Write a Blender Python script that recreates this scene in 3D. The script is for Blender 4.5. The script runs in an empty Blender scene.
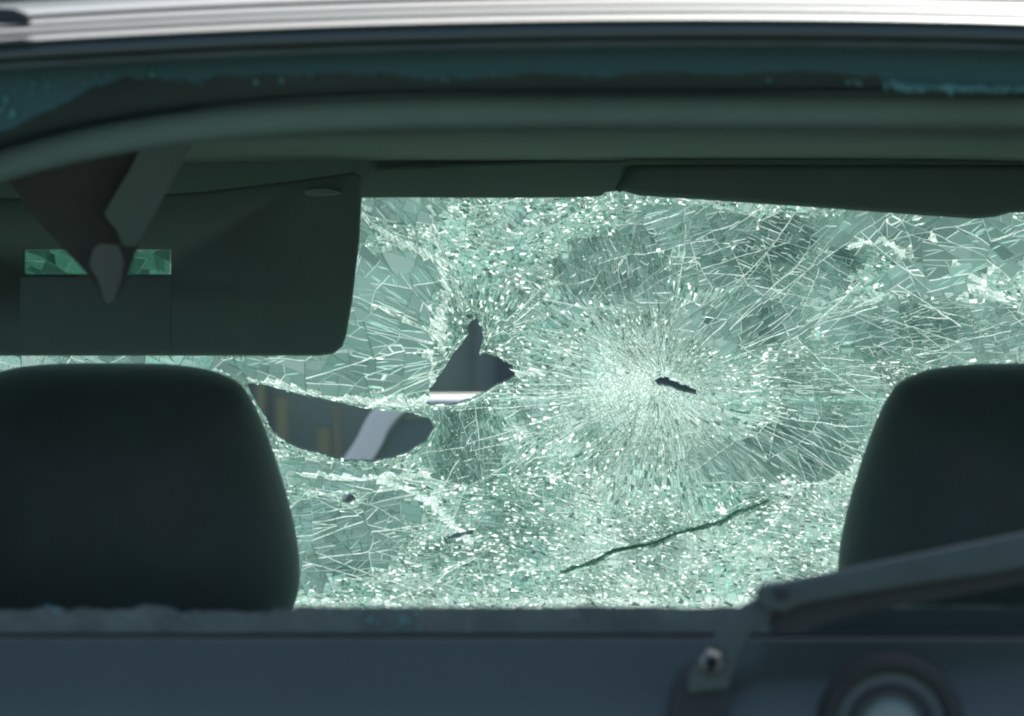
import bpy, bmesh, math, random
import numpy as np
from mathutils import Vector, Matrix, noise, kdtree
from mathutils.geometry import delaunay_2d_cdt

random.seed(7)
rng = np.random.default_rng(7)
S = bpy.context.scene
COL = S.collection
R = math.radians

# ------------------------------------------------------------------ camera
FPX = 6000.0                      # focal length in pixels (a long lens)
CAM_Z = 1.35
PITCH = math.atan(193 / FPX)
cd = bpy.data.cameras.new('camera')
cam = bpy.data.objects.new('camera', cd)
COL.objects.link(cam)
cam.location = (0, 0, CAM_Z)
cam.rotation_euler = (math.pi / 2 - PITCH, 0, 0)
cd.sensor_width = 36
cd.lens = 36 * FPX / 1024
cd.clip_end = 2000
cd.dof.use_dof = True
cd.dof.focus_distance = 6.35
cd.dof.aperture_fstop = 15
S.camera = cam

# ------------------------------------------------------------------ sky and sun
SUN_EL, SUN_AZ = R(52), R(16)
w = bpy.data.worlds.new('World')
S.world = w
w.use_nodes = True
nt = w.node_tree
nt.nodes.clear()
sky = nt.nodes.new('ShaderNodeTexSky')
sky.sky_type = 'NISHITA'
sky.sun_disc = False
sky.sun_elevation = SUN_EL
sky.sun_rotation = SUN_AZ
sky.air_density = 0.8
sky.dust_density = 3.0
sky.ozone_density = 0.6
bg = nt.nodes.new('ShaderNodeBackground')
bg.inputs[1].default_value = 0.15
wo = nt.nodes.new('ShaderNodeOutputWorld')
nt.links.new(sky.outputs[0], bg.inputs[0])
nt.links.new(bg.outputs[0], wo.inputs[0])
ld = bpy.data.lights.new('sun', 'SUN')
ld.energy = 2.9
ld.angle = R(0.5)
ld.color = (1, 1, 0.955)
sun = bpy.data.objects.new('sun', ld)
COL.objects.link(sun)
sd = Vector((math.sin(SUN_AZ) * math.cos(SUN_EL), math.cos(SUN_AZ) * math.cos(SUN_EL), math.sin(SUN_EL)))
sun.rotation_euler = sd.to_track_quat('Z', 'Y').to_euler()
sun.location = (0, 0, 30)
S.view_settings.view_transform = 'Standard'
S.view_settings.look = 'None'
S.view_settings.exposure = 0.6
S.view_settings.gamma = 1
S.view_settings.use_curve_mapping = False
S.cycles.max_bounces = 10
S.cycles.transparent_max_bounces = 24
S.cycles.transmission_bounces = 8
S.cycles.caustics_refractive = False
S.cycles.caustics_reflective = False
S.cycles.use_denoising = True
S.cycles.filter_width = 2.0

# ------------------------------------------------------------------ unprojection: where a ray of the lens meets depth y
CT, ST = math.cos(PITCH), math.sin(PITCH)
def P(px, py, d):
    u = (px - 512) / FPX
    v = (358 - py) / FPX
    dy = CT + v * ST
    dz = -ST + v * CT
    return Vector((u / dy * d, d, CAM_Z + dz / dy * d))

# ------------------------------------------------------------------ materials
def mat(name, color, rough=0.6, metal=0.0, coat=0.0, bump=0.0, bscale=200, var=0.0, vscale=8, spec=0.5, stretch=None):
    m = bpy.data.materials.new(name)
    m.use_nodes = True
    t = m.node_tree
    b = t.nodes['Principled BSDF']
    b.inputs['Base Color'].default_value = (*color, 1)
    b.inputs['Roughness'].default_value = rough
    b.inputs['Metallic'].default_value = metal
    b.inputs['Coat Weight'].default_value = coat
    b.inputs['Coat Roughness'].default_value = 0.18
    b.inputs['Specular IOR Level'].default_value = spec
    tc = t.nodes.new('ShaderNodeTexCoord')
    src = tc.outputs['Object']
    if stretch:
        mp = t.nodes.new('ShaderNodeMapping')
        mp.inputs['Scale'].default_value = stretch
        t.links.new(src, mp.inputs[0])
        src = mp.outputs[0]
    if var:
        n = t.nodes.new('ShaderNodeTexNoise')
        n.inputs['Scale'].default_value = vscale
        n.inputs['Detail'].default_value = 8
        n.inputs['Roughness'].default_value = 0.65
        t.links.new(src, n.inputs['Vector'])
        r = t.nodes.new('ShaderNodeMapRange')
        r.inputs[1].default_value = 0.3
        r.inputs[2].default_value = 0.7
        r.inputs[3].default_value = 1 - var
        r.inputs[4].default_value = 1 + var
        t.links.new(n.outputs[0], r.inputs[0])
        mx = t.nodes.new('ShaderNodeVectorMath')
        mx.operation = 'SCALE'
        mx.inputs[0].default_value = color
        t.links.new(r.outputs[0], mx.inputs['Scale'])
        t.links.new(mx.outputs[0], b.inputs['Base Color'])
    if bump:
        n2 = t.nodes.new('ShaderNodeTexNoise')
        n2.inputs['Scale'].default_value = bscale
        n2.inputs['Detail'].default_value = 4
        t.links.new(src, n2.inputs['Vector'])
        bp = t.nodes.new('ShaderNodeBump')
        bp.inputs['Strength'].default_value = bump
        bp.inputs['Distance'].default_value = 0.002
        t.links.new(n2.outputs[0], bp.inputs['Height'])
        t.links.new(bp.outputs[0], b.inputs['Normal'])
    return m

def glassy(name, tint, gloss=0.08, rough=0.02, scatter=0.0, scol=(0.5, 0.7, 0.62)):
    """thin pane: tinted transmission, a little mirror, a little milky scatter"""
    m = bpy.data.materials.new(name)
    m.use_nodes = True
    t = m.node_tree
    t.nodes.clear()
    o = t.nodes.new('ShaderNodeOutputMaterial')
    tr = t.nodes.new('ShaderNodeBsdfTransparent')
    tr.inputs[0].default_value = (*tint, 1)
    gl = t.nodes.new('ShaderNodeBsdfGlossy')
    gl.inputs['Roughness'].default_value = rough
    fr = t.nodes.new('ShaderNodeFresnel')
    fr.inputs[0].default_value = 1.35
    m1 = t.nodes.new('ShaderNodeMixShader')
    t.links.new(fr.outputs[0], m1.inputs[0])
    t.links.new(tr.outputs[0], m1.inputs[1])
    t.links.new(gl.outputs[0], m1.inputs[2])
    last = m1
    if scatter:
        df = t.nodes.new('ShaderNodeBsdfDiffuse')
        df.inputs[0].default_value = (*scol, 1)
        tl = t.nodes.new('ShaderNodeBsdfTranslucent')
        tl.inputs[0].default_value = (*scol, 1)
        ad = t.nodes.new('ShaderNodeMixShader')
        ad.inputs[0].default_value = 0.5
        t.links.new(df.outputs[0], ad.inputs[1])
        t.links.new(tl.outputs[0], ad.inputs[2])
        m2 = t.nodes.new('ShaderNodeMixShader')
        m2.inputs[0].default_value = scatter
        t.links.new(m1.outputs[0], m2.inputs[1])
        t.links.new(ad.outputs[0], m2.inputs[2])
        last = m2
    t.links.new(last.outputs[0], o.inputs[0])
    return m

def fractured(name):
    """inner face of the laminated glass: 'frac'.x = how crushed (milky), 'frac'.y = how white, painted glints included"""
    m = bpy.data.materials.new(name)
    m.use_nodes = True
    t = m.node_tree
    t.nodes.clear()
    o = t.nodes.new('ShaderNodeOutputMaterial')
    at = t.nodes.new('ShaderNodeAttribute')
    at.attribute_name = 'frac'
    sp = t.nodes.new('ShaderNodeSeparateXYZ')
    t.links.new(at.outputs['Vector'], sp.inputs[0])
    tc = t.nodes.new('ShaderNodeTexCoord')
    n = t.nodes.new('ShaderNodeTexNoise')
    n.inputs['Scale'].default_value = 520
    n.inputs['Detail'].default_value = 3
    t.links.new(tc.outputs['Object'], n.inputs['Vector'])
    nm = t.nodes.new('ShaderNodeMapRange')
    nm.inputs[1].default_value = 0.35
    nm.inputs[2].default_value = 0.65
    nm.inputs[3].default_value = 0.55
    nm.inputs[4].default_value = 1.4
    t.links.new(n.outputs[0], nm.inputs[0])
    lm = t.nodes.new('ShaderNodeMix')
    lm.inputs[2].default_value = 1.0
    t.links.new(sp.outputs[2], lm.inputs[0])
    t.links.new(nm.outputs[0], lm.inputs[3])
    mu = t.nodes.new('ShaderNodeMath')
    mu.operation = 'MULTIPLY'
    mu.use_clamp = True
    t.links.new(sp.outputs[0], mu.inputs[0])
    t.links.new(lm.outputs[0], mu.inputs[1])
    mc = t.nodes.new('ShaderNodeMix')
    mc.data_type = 'RGBA'
    mc.inputs[6].default_value = (0.22, 0.45, 0.385, 1)
    mc.inputs[7].default_value = (0.88, 0.94, 0.93, 1)
    t.links.new(sp.outputs[1], mc.inputs[0])
    tl = t.nodes.new('ShaderNodeBsdfTranslucent')
    t.links.new(mc.outputs[2], tl.inputs[0])
    df = t.nodes.new('ShaderNodeBsdfDiffuse')
    t.links.new(mc.outputs[2], df.inputs[0])
    ms = t.nodes.new('ShaderNodeMixShader')
    ms.inputs[0].default_value = 0.15
    t.links.new(tl.outputs[0], ms.inputs[1])
    t.links.new(df.outputs[0], ms.inputs[2])
    tr = t.nodes.new('ShaderNodeBsdfTransparent')
    tr.inputs[0].default_value = (0.51, 0.72, 0.65, 1)
    mm = t.nodes.new('ShaderNodeMixShader')
    t.links.new(mu.outputs[0], mm.inputs[0])
    t.links.new(tr.outputs[0], mm.inputs[1])
    t.links.new(ms.outputs[0], mm.inputs[2])
    gl = t.nodes.new('ShaderNodeBsdfGlossy')
    gl.inputs['Roughness'].default_value = 0.15
    mg = t.nodes.new('ShaderNodeMixShader')
    mg.inputs[0].default_value = 0.04
    t.links.new(mm.outputs[0], mg.inputs[1])
    t.links.new(gl.outputs[0], mg.inputs[2])
    t.links.new(mg.outputs[0], o.inputs[0])
    return m

M = {
    'paint': mat('slate_blue_car_paint', (0.050, 0.078, 0.061), 0.38, 0.4, 0.8, 0.05, 900, 0.10, 6),
    'roof_paint': mat('slate_blue_roof_paint', (0.056, 0.086, 0.078), 0.40, 0.3, 0.7, 0.15, 30, 0.10, 6, stretch=(0.12, 12, 12)),
    'seal': mat('faded_seal_rubber', (0.10, 0.145, 0.135), 0.8, bump=0.3, bscale=300, var=0.2, vscale=20),
    'headliner': mat('grey_green_headliner', (0.25, 0.30, 0.285), 0.95, bump=0.5, bscale=500, var=0.08, vscale=5),
    'lip': mat('green_grey_lip', (0.25, 0.40, 0.325), 0.95, bump=0.4, bscale=400, var=0.1, vscale=6),
    'strap': mat('belt_webbing', (0.40, 0.55, 0.48), 0.9, bump=0.5, bscale=900),
    'trim': mat('grey_interior_trim', (0.40, 0.475, 0.445), 0.8, bump=0.2, bscale=600, var=0.06),
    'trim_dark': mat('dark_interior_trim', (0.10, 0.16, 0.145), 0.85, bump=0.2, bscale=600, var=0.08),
    'brown': mat('brown_torn_lining', (0.20, 0.21, 0.195), 0.95, bump=0.5, bscale=300, var=0.1, vscale=14),
    'visor': mat('dark_visor_vinyl', (0.27, 0.325, 0.31), 0.8, bump=0.3, bscale=700, var=0.06, vscale=10),
    'cover': mat('visor_flap', (0.255, 0.31, 0.31), 0.8, bump=0.2, bscale=700),
    'remnant_low': glassy('dusty_rear_glass', (0.25, 0.42, 0.42), 0.1, 0.08, 0.6, (0.12, 0.185, 0.175)),
    'seat': mat('charcoal_seat_cloth', (0.11, 0.15, 0.135), 0.48, spec=0.6, bump=0.25, bscale=900, var=0.1, vscale=20),
    'rubber': mat('black_rubber', (0.03, 0.042, 0.042), 0.6, bump=0.2, bscale=300, var=0.15, vscale=30),
    'plastic': mat('black_plastic', (0.03, 0.042, 0.042), 0.75, bump=0.25, bscale=500, var=0.1, vscale=20),
    'wiper': mat('weathered_wiper_metal', (0.068, 0.102, 0.092), 0.7, 0.0, bump=0.2, bscale=400, var=0.12, vscale=25),
    'steel': mat('worn_steel', (0.34, 0.37, 0.34), 0.42, 1.0, bump=0.2, bscale=500, var=0.2, vscale=60),
    'badge': mat('grey_badge_plate', (0.085, 0.125, 0.13), 0.5, 0.2, 0.2),
    'disc': mat('pale_emblem_disc', (0.26, 0.33, 0.30), 0.85, 0, 0, spec=0.2),
    'sill': mat('dusty_sill_lining', (0.135, 0.17, 0.135), 0.95, bump=0.8, bscale=250, var=0.3, vscale=30),
    'lining': mat('pale_bounce_lining', (0.5, 0.56, 0.5), 0.85),  # kept pale so unseen door linings and floor bounce light inside
    'dash': mat('pale_bounce_dashboard', (0.42, 0.46, 0.40), 0.8, bump=0.4, bscale=500, var=0.15, vscale=15),  # lightened to bounce sunlight up into the cabin
    'white': mat('white_car_paint', (0.84, 0.88, 0.78), 0.35, 0, 0.4),
    'tyre': mat('tyre_rubber', (0.025, 0.025, 0.025), 0.85),
    'asphalt': mat('pale_bounce_concrete', (0.15, 0.165, 0.155), 0.9, bump=0.8, bscale=90, var=0.25, vscale=3),  # ground kept pale to bounce sun onto the shaded sides
    'wall': mat('dark_render_wall', (0.32, 0.39, 0.29), 0.9, bump=0.5, bscale=40, var=0.15, vscale=2),
    'streak_post': mat('ochre_post_paint', (0.34, 0.33, 0.17), 0.7, var=0.1),
    'frame': mat('grey_window_frame', (0.24, 0.30, 0.24), 0.6),
    'pane': glassy('side_glass', (0.80, 0.90, 0.85)),
    'dark_pane': mat('dark_tinted_pane', (0.15, 0.23, 0.20), 0.3, spec=0.4),
    'roof_dark': mat('darkened_roof', (0.03, 0.045, 0.042), 0.3, spec=0.3),
    'shop_pane': mat('shop_pane', (0.10, 0.14, 0.125), 0.6),
    'slot': glassy('teal_slot_pane', (0.36, 0.54, 0.48), 0.1, 0.1, 0.10),
    'clear': glassy('clear_glass', (0.93, 0.97, 0.95)),
    'frac': fractured('fractured_glass'),
    'remnant': glassy('rear_glass_remnant', (0.25, 0.42, 0.45), 0.1, 0.08, 0.65, (0.19, 0.42, 0.41)),
    'crumb': glassy('glass_crumb', (0.5, 0.8, 0.75), 0.1, 0.05, 0.8, (0.42, 0.84, 0.78)),
}

bs = M['seat'].node_tree.nodes['Principled BSDF']      # soft green sheen added to imitate light on the headrest rims
bs.inputs['Sheen Weight'].default_value = 1.0
bs.inputs['Sheen Roughness'].default_value = 0.4
bs.inputs['Sheen Tint'].default_value = (0.75, 1, 0.9, 1)

# ------------------------------------------------------------------ mesh helpers
def tag(o, label, cat, group=None):
    o['label'] = label
    o['category'] = cat
    if group:
        o['group'] = group
    return o

def empty(name, loc):
    o = bpy.data.objects.new(name, None)
    COL.objects.link(o)
    o.location = loc
    o.empty_display_size = 0.2
    return o

def world_origin(o):
    # a part's geometry is in world coordinates, so only a root Empty has an offset
    return Vector(o.location) if o.parent is None else Vector((0, 0, 0))

def link(name, me, material, parent=None):
    o = bpy.data.objects.new(name, me)
    COL.objects.link(o)
    for m in (material if isinstance(material, (list, tuple)) else [material]):
        me.materials.append(m)
    if parent is not None:
        o.parent = parent
        o.matrix_parent_inverse = Matrix.Translation(-world_origin(parent))
    return o

def pyobj(name, verts, faces, material, parent=None, smooth=False, bevel=0.0, seg=2):
    bm = bmesh.new()
    vs = [bm.verts.new(v) for v in verts]
    for f in faces:
        try:
            bm.faces.new([vs[i] for i in f])
        except ValueError:
            pass
    bmesh.ops.recalc_face_normals(bm, faces=bm.faces[:])
    if bevel:
        ed = [e for e in bm.edges if len(e.link_faces) == 2 and e.calc_face_angle(0) > 0.6]
        bmesh.ops.bevel(bm, geom=ed, offset=bevel, segments=seg, affect='EDGES', profile=0.6, clamp_overlap=True)
    me = bpy.data.meshes.new(name)
    bm.to_mesh(me)
    bm.free()
    if smooth:
        for p in me.polygons:
            p.use_smooth = True
        if smooth != 'all':
            me.set_sharp_from_angle(angle=R(50))
    return link(name, me, material, parent)

def box(name, lo, hi, material, parent=None, bevel=0.004):
    x0, y0, z0 = lo
    x1, y1, z1 = hi
    v = [(x0, y0, z0), (x1, y0, z0), (x1, y1, z0), (x0, y1, z0), (x0, y0, z1), (x1, y0, z1), (x1, y1, z1), (x0, y1, z1)]
    f = [(0, 3, 2, 1), (4, 5, 6, 7), (0, 1, 5, 4), (1, 2, 6, 5), (2, 3, 7, 6), (3, 0, 4, 7)]
    return pyobj(name, v, f, material, parent, True, bevel)

def prism(name, front, offset, material, parent=None, bevel=0.0, seg=2):
    """closed solid from a ring of 3-D points pushed along offset"""
    n = len(front)
    off = Vector(offset)
    v = [Vector(p) for p in front] + [Vector(p) + off for p in front]
    f = [tuple(range(n)), tuple(range(2 * n - 1, n - 1, -1))]
    f += [(i, (i + 1) % n, n + (i + 1) % n, n + i) for i in range(n)]
    return pyobj(name, v, f, material, parent, True, bevel, seg)

def pxprism(name, poly, d, thick, material, parent=None, bevel=0.0, seg=2):
    return prism(name, [P(x, y, d if not callable(d) else d(x, y)) for x, y in poly], (0, thick, 0), material, parent, bevel, seg)

def loft(name, rows, material, parent=None, closed_rows=False, smooth='all', caps=False):
    n = len(rows[0])
    v = [p for r in rows for p in r]
    f = []
    k = len(rows)
    for i in range(k if closed_rows else k - 1):
        a, b = i * n, ((i + 1) % k) * n
        for j in range(n - 1):
            f.append((a + j, a + j + 1, b + j + 1, b + j))
    if caps:
        f.append(tuple(i * n for i in range(k)))
        f.append(tuple(i * n + n - 1 for i in range(k))[::-1])
    return pyobj(name, v, f, material, parent, smooth)

def tube(name, pts, r, material, parent=None, n=10):
    pts = [Vector(p) for p in pts]
    rows = []
    for i, p in enumerate(pts):
        t = (pts[min(i + 1, len(pts) - 1)] - pts[max(i - 1, 0)]).normalized()
        a = t.orthogonal().normalized()
        b = t.cross(a)
        if rows:
            a = (aprev - t * aprev.dot(t)).normalized()
            b = t.cross(a)
        aprev = a
        rr = r if not callable(r) else r(i / (len(pts) - 1))
        rows.append([p + (a * math.cos(q) + b * math.sin(q)) * rr for q in [2 * math.pi * k / n for k in range(n + 1)]])
    return loft(name, rows, material, parent)

def lathe(name, profile, centre, axis, material, parent=None, n=48):
    """profile: (radius, height along axis)"""
    ax = Vector(axis).normalized()
    a = ax.orthogonal().normalized()
    b = ax.cross(a)
    c = Vector(centre)
    rows = []
    for r, h in profile:
        rows.append([c + ax * h + (a * math.cos(q) + b * math.sin(q)) * r for q in [2 * math.pi * k / n for k in range(n + 1)]])
    me = loft(name, rows, material, parent, smooth=True)
    return me

def spline(pts, n=6):
    """Catmull-Rom through 2-D points"""
    out = []
    pts = [Vector(p) for p in pts]
    for i in range(len(pts) - 1):
        p0, p1, p2, p3 = pts[max(i - 1, 0)], pts[i], pts[i + 1], pts[min(i + 2, len(pts) - 1)]
        for k in range(n):
            t = k / n
            out.append(0.5 * ((2 * p1) + (p2 - p0) * t + (2 * p0 - 5 * p1 + 4 * p2 - p3) * t * t + (3 * p1 - p0 - 3 * p2 + p3) * t ** 3))
    out.append(pts[-1])
    return [tuple(p) for p in out]

# ------------------------------------------------------------------ the setting: street
def ground_z(y):
    if y < 8.0: return 0.0
    if y > 9.4: return -0.52
    t = (y - 8.0) / 1.4
    return -0.52 * (3 * t * t - 2 * t ** 3)
ys = [-300, -60, -10, 0, 4, 7.6, 8.0] + [8.0 + 1.4 * i / 10 for i in range(1, 11)] + [10, 12, 15, 25, 80, 400]
xs = [-400, -60, -15, -6, -3, 0, 3, 6, 15, 60, 400]
g = loft('street_ground', [[Vector((x, y, ground_z(y))) for x in xs] for y in ys], M['asphalt'])
g['kind'] = 'structure'

# far building beyond the windscreen
bld = empty('shop_building', (0, 16, -0.52))
tag(bld, 'dark blue grey building front seen blurred through the hole in the windscreen', 'building')
box('wall', (-14, 16, -0.52), (14, 24, 5.2), M['wall'], bld, 0.02)
box('cornice', (-14.1, 15.8, 5.2), (14.1, 24.1, 5.5), M['frame'], bld, 0.03)
for i in range(12):
    x = -8.2 + 1.35 * i
    fr = box('window', (x, 15.93, 0.25), (x + 0.8, 16.02, 1.9), M['frame'], bld, 0.01)
    box('pane', (x + 0.06, 15.90, 0.31), (x + 0.74, 15.928, 1.84), M['shop_pane'], fr, 0.0)
for px, wpx, top in ((262, 9, 0.80), (283, 12, 0.74), (301, 6, 0.60), (325, 13, 0.66), (338, 5, 0.72), (640, 22, 0.7)):  # invented narrow posts standing in for blurred yellow streaks
    a = P(px, 400, 15.8)
    hw = wpx / FPX * 15.8 / 2
    box('streak_post', (a.x - hw, 15.72, -0.5), (a.x + hw, 15.78, top), M['streak_post'], bld, 0.006)

# white car parked beyond
WY = 10.5
wc = empty('white_car', (P(700, 400, WY + .8).x, WY + .8, -0.52))
tag(wc, 'white car with dark side window seen blurred through the lower left hole', 'car')
def wpoly(pts, y0=WY):
    return [P(x, y, y0) for x, y in pts]
def wpr(name, pts, y0, th, m, bev=0.0, par=None):
    return prism(name, wpoly(pts, y0), (0, th, 0), m, par or wc, bev)
belt = 630
ft = lambda name, pts, dy, th, m, bev=0.006: wpr(name, pts, WY + dy, th, m, bev)
wpr('body', [(-380, 1080), (-380, 800), (-340, 720), (-120, 670), (140, 640), (240, belt), (1460, belt), (1580, 660), (1640, 760), (1640, 1080), (1560, 1120), (-250, 1120)], WY, 1.65, M['white'], 0.04)
ft('windscreen_pillar', spline([(210, belt), (337, 468), (366, 420), (380, 404), (396, 396)], 5) + spline([(420, 404), (402, 414), (388, 430), (367, 468), (250, belt)], 5), 0.06, 0.06, M['white'])
rx_ = [380, 388, 396, 410, 480, 560, 700, 850, 960, 1010]
rt_ = [404, 398, 395, 393.5, 393, 394.5, 396.5, 397, 399, 406]
loft('roof_rail', [[P(x, max(t + 3, 407 if x < 430 else 405.5), WY + 0.09) for x, t in zip(rx_, rt_)], [P(x, max(t + 1, 403), WY + 0.08) for x, t in zip(rx_, rt_)],
                   [P(x, t + 3, WY + 0.13) for x, t in zip(rx_, rt_)], [P(x, t, WY + 0.36) for x, t in zip(rx_, rt_)],
                   [P(x, t + 8, WY + 0.36) for x, t in zip(rx_, rt_)]], M['white'], wc, closed_rows=True)
ft('roof', [(404, 426), (520, 425), (760, 427), (1000, 431), (1000, 436), (760, 433), (520, 431), (405, 432)], 0.37, 1.1, M['roof_dark'], 0.004)  # made-up dark panel, so no sunlit roof top shows
ft('roof_rail', [(404, 424), (520, 423), (760, 425), (1000, 429), (1000, 437), (405, 434)], 1.48, 0.05, M['rubber'], 0.008)
ft('window_trim', [(398, 412), (428, 409), (520, 404), (520, 411), (430, 419), (404, 421)], 0.085, 0.02, M['frame'], 0.002)
ft('middle_pillar', [(680, 404), (710, 404), (720, belt), (690, belt)], 0.075, 0.05, M['rubber'])
ft('rear_pillar', [(1000, 396), (1010, 412), (1330, belt), (1200, belt), (960, 405)], 0.06, 0.06, M['white'])
ft('side_window', [(248, belt - 1), (404, 414), (520, 406), (680, 405), (690, belt - 1)], 0.09, 0.02, M['dark_pane'], 0.0)
ft('side_window', [(720, belt - 1), (710, 405), (960, 406), (1195, belt - 1)], 0.09, 0.02, M['dark_pane'], 0.0)
for px in (-30, 1330):
    c = P(px, 640, WY)
    c.z = -0.52 + 0.31
    tw = lathe('wheel', [(0.0, -0.03), (0.19, -0.03), (0.2, -0.05), (0.29, -0.055), (0.31, -0.03), (0.31, 0.16), (0.0, 0.16)], (c.x, WY, c.z), (0, 1, 0), M['tyre'], wc, 32)
    lathe('rim', [(0.0, -0.055), (0.05, -0.06), (0.08, -0.045), (0.17, -0.05), (0.19, -0.035)], (c.x, WY, c.z), (0, 1, 0), M['steel'], tw, 24)

# ------------------------------------------------------------------ the wrecked car
CX = 0.09
car = empty('wrecked_car', (CX, 5.4, 0))
tag(car, 'slate blue car with shattered windscreen, broken rear window and rear wiper, seen from behind', 'car')

# --- roof and rear header (the arc of the rear edge)
def arc(px):
    return 4.5e-5 * (px - 720) ** 2
COLS = list(range(-340, 1801, 20))
def row(rel, d, f=arc, extra=0.0):
    return [P(x, rel + f(x) + extra, d) for x in COLS]
roof_rows = [
    row(22.5, 4.012), row(21.8, 4.004), row(20.5, 4.0015), row(18.5, 4.004), row(16.0, 4.0085), row(14.6, 4.0115), row(13.9, 4.0142), row(13.1, 4.0152), row(12.4, 4.0148),
    row(9.0, 4.0205), row(7.0, 4.0240), row(6.4, 4.0262), row(5.8, 4.0272), row(5.2, 4.0268), row(2.0, 4.033), row(-1.2, 4.0405), row(-2.6, 4.045), row(-3.0, 4.052)]
loft('spoiler_lip', roof_rows + [row(8, 4.07), row(20, 4.05)], M['roof_paint'], car, closed_rows=True)
rp = [row(-3.6, 4.050), row(-5.0, 4.046), row(-7.0, 4.049), row(-12, 4.066), row(-20, 4.11)]
# roof skin carries on forward
def roofz(x, t):
    return 1.462 + 0.035 * math.sin(math.pi * min(1, t)) - 0.05 * ((x - 0.139) / 0.72) ** 2
xs_r = [p.x for p in rp[-1]]
rp2 = []
for i in range(1, 11):
    y = 4.11 + 1.95 * i / 10
    rp2.append([Vector((x, y, rp[-1][j].z * (1 - min(1, i / 2)) + roofz(x, i / 10) * min(1, i / 2))) for j, x in enumerate(xs_r)])
under = [[v + Vector((0, 0, -0.02)) for v in r] for r in reversed(rp2)]
loft('roof', rp + rp2 + under + [[v + Vector((0, 0.005, -0.012)) for v in rp[0]]], M['roof_paint'], car, closed_rows=True)
# aerial foot at the upper left
pxprism('aerial_base', [(-30, 24), (-30, 13), (-4, 7), (14, 8), (27, 13), (29, 21), (24, 24)], 3.99, 0.03, M['plastic'], car, 0.003)
# painted flange, seal and inner header under the lip
def arc2(px):     # the rear opening has tighter corners than the roof
    d = abs(px - 740)
    return 8 + 55 * (d / 740) ** 4.2 if d < 900 else 8 + 55 * (900 / 740) ** 4.2 + (d - 900) * 0.6
loft('window_flange', [row(22.6, 4.006), row(23.5, 4.0025), row(29, 4.001), row(35.5, 3.999), row(37, 4.006), row(37, 4.07), row(22, 4.07)], M['paint'], car, closed_rows=True)
loft('window_seal', [row(36, 4.03), row(39, 4.012), row(44, 4.011), row(47.5, 4.022), row(47.5, 4.045), row(36, 4.045)], M['seal'], car, closed_rows=True)
HC = lambda px: arc2(px) - 8
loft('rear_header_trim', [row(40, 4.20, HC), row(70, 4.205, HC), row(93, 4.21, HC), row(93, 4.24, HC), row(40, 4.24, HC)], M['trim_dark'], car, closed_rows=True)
loft('rear_header_lip', [row(93.5, 4.203, HC), row(98, 4.196, HC), row(112, 4.192, HC), row(123, 4.197, HC), row(128, 4.21, HC), row(128, 4.25, HC), row(93.5, 4.25, HC)],
     M['lip'], car, closed_rows=True)

# headliner from the rear lip to the windscreen
hl = []
za = P(700, 124, 4.24).z
zb = P(700, 161, 5.955).z
for i in range(9):
    t = i / 8
    y = 4.24 + (5.968 - 4.24) * t
    hl.append([Vector((CX + u * 0.70, y, za + (zb - za) * t + 0.012 * math.sin(math.pi * t) - 0.045 * abs(u) ** 5)) for u in [k / 12 for k in range(-12, 13)]])
loft('headliner', hl + [[v + Vector((0, 0, 0.012)) for v in r] for r in reversed(hl)], M['headliner'], car, closed_rows=True)
# front header panel: 365..620 bare, visors lie beside it
FH = 5.96
hp = [(-260, 140), (1300, 140)]
hb = spline([(1300, 205), (900, 200), (700, 196), (650, 191), (608, 192), (590, 197), (480, 198), (360, 198), (100, 204), (-260, 205)], 6)
pxprism('front_header_trim', hp + hb, FH, 0.05, M['trim'], car, 0.003)
pxprism('header_seam', spline([(375, 171), (450, 167.5), (540, 164), (620, 162.5), (620, 160.5), (540, 161.5), (450, 164.5), (375, 168)], 3), FH - 0.006, 0.008, M['headliner'], car)

# sun visors
lv = [(-150, 200), (120, 197), (200, 192), (300, 180), (355, 172), (362, 178)] + \
     [(359, 240), (352, 300), (346, 335), (342, 347), (333, 354), (318, 356)] + [(100, 356), (-140, 356), (-150, 350)]
vis = pxprism('sun_visor', lv, 5.88, 0.026, M['visor'], car, 0.008, 3)
cut = pxprism('slot_cutter', [(22, 250), (170, 250), (170, 275), (22, 275)], 5.868, 0.2, M['visor'])
bo = vis.modifiers.new('slot', 'BOOLEAN')
bo.operation = 'DIFFERENCE'
bo.object = cut
dg = bpy.context.evaluated_depsgraph_get()
nm_ = bpy.data.meshes.new_from_object(vis.evaluated_get(dg))
vis.modifiers.clear()
vis.data = nm_
bpy.data.objects.remove(cut)
pxprism('visor_clip', spline([(305, 190), (322, 188), (338, 191), (340, 194), (322, 196), (306, 195), (305, 190)], 3)[:-1], 5.868, 0.012, M['trim'], vis, 0.002)
rv = [(622, 166), (640, 165), (1010, 165), (1120, 166), (1120, 210), (1010, 213), (996, 217), (975, 219), (930, 216), (800, 206.5), (690, 199), (640, 196), (618, 190)]
vis['label'] = 'lowered dark sun visor with a tinted see-through slot'
vis2 = pxprism('sun_visor', rv, 5.90, 0.03, M['visor'], car, 0.006, 3)
vis2['label'] = 'folded up dark sun visor against the headliner'
tube('visor_pivot', [P(618, 190, 5.90), P(626, 176, 5.893), P(632, 167, 5.895)], 0.0035, M['trim_dark'], vis2)
# see-through tinted slot standing in for a vanity mirror's reflection, cover below
pxprism('see_through_pane', [(22, 250), (170, 250), (170, 275), (22, 275)], 5.886, 0.003, M['slot'], vis)
pxprism('mirror_cover', [(20, 277), (171, 277), (171, 350), (20, 350)], 5.8792, 0.005, M['cover'], vis, 0.001)

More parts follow.
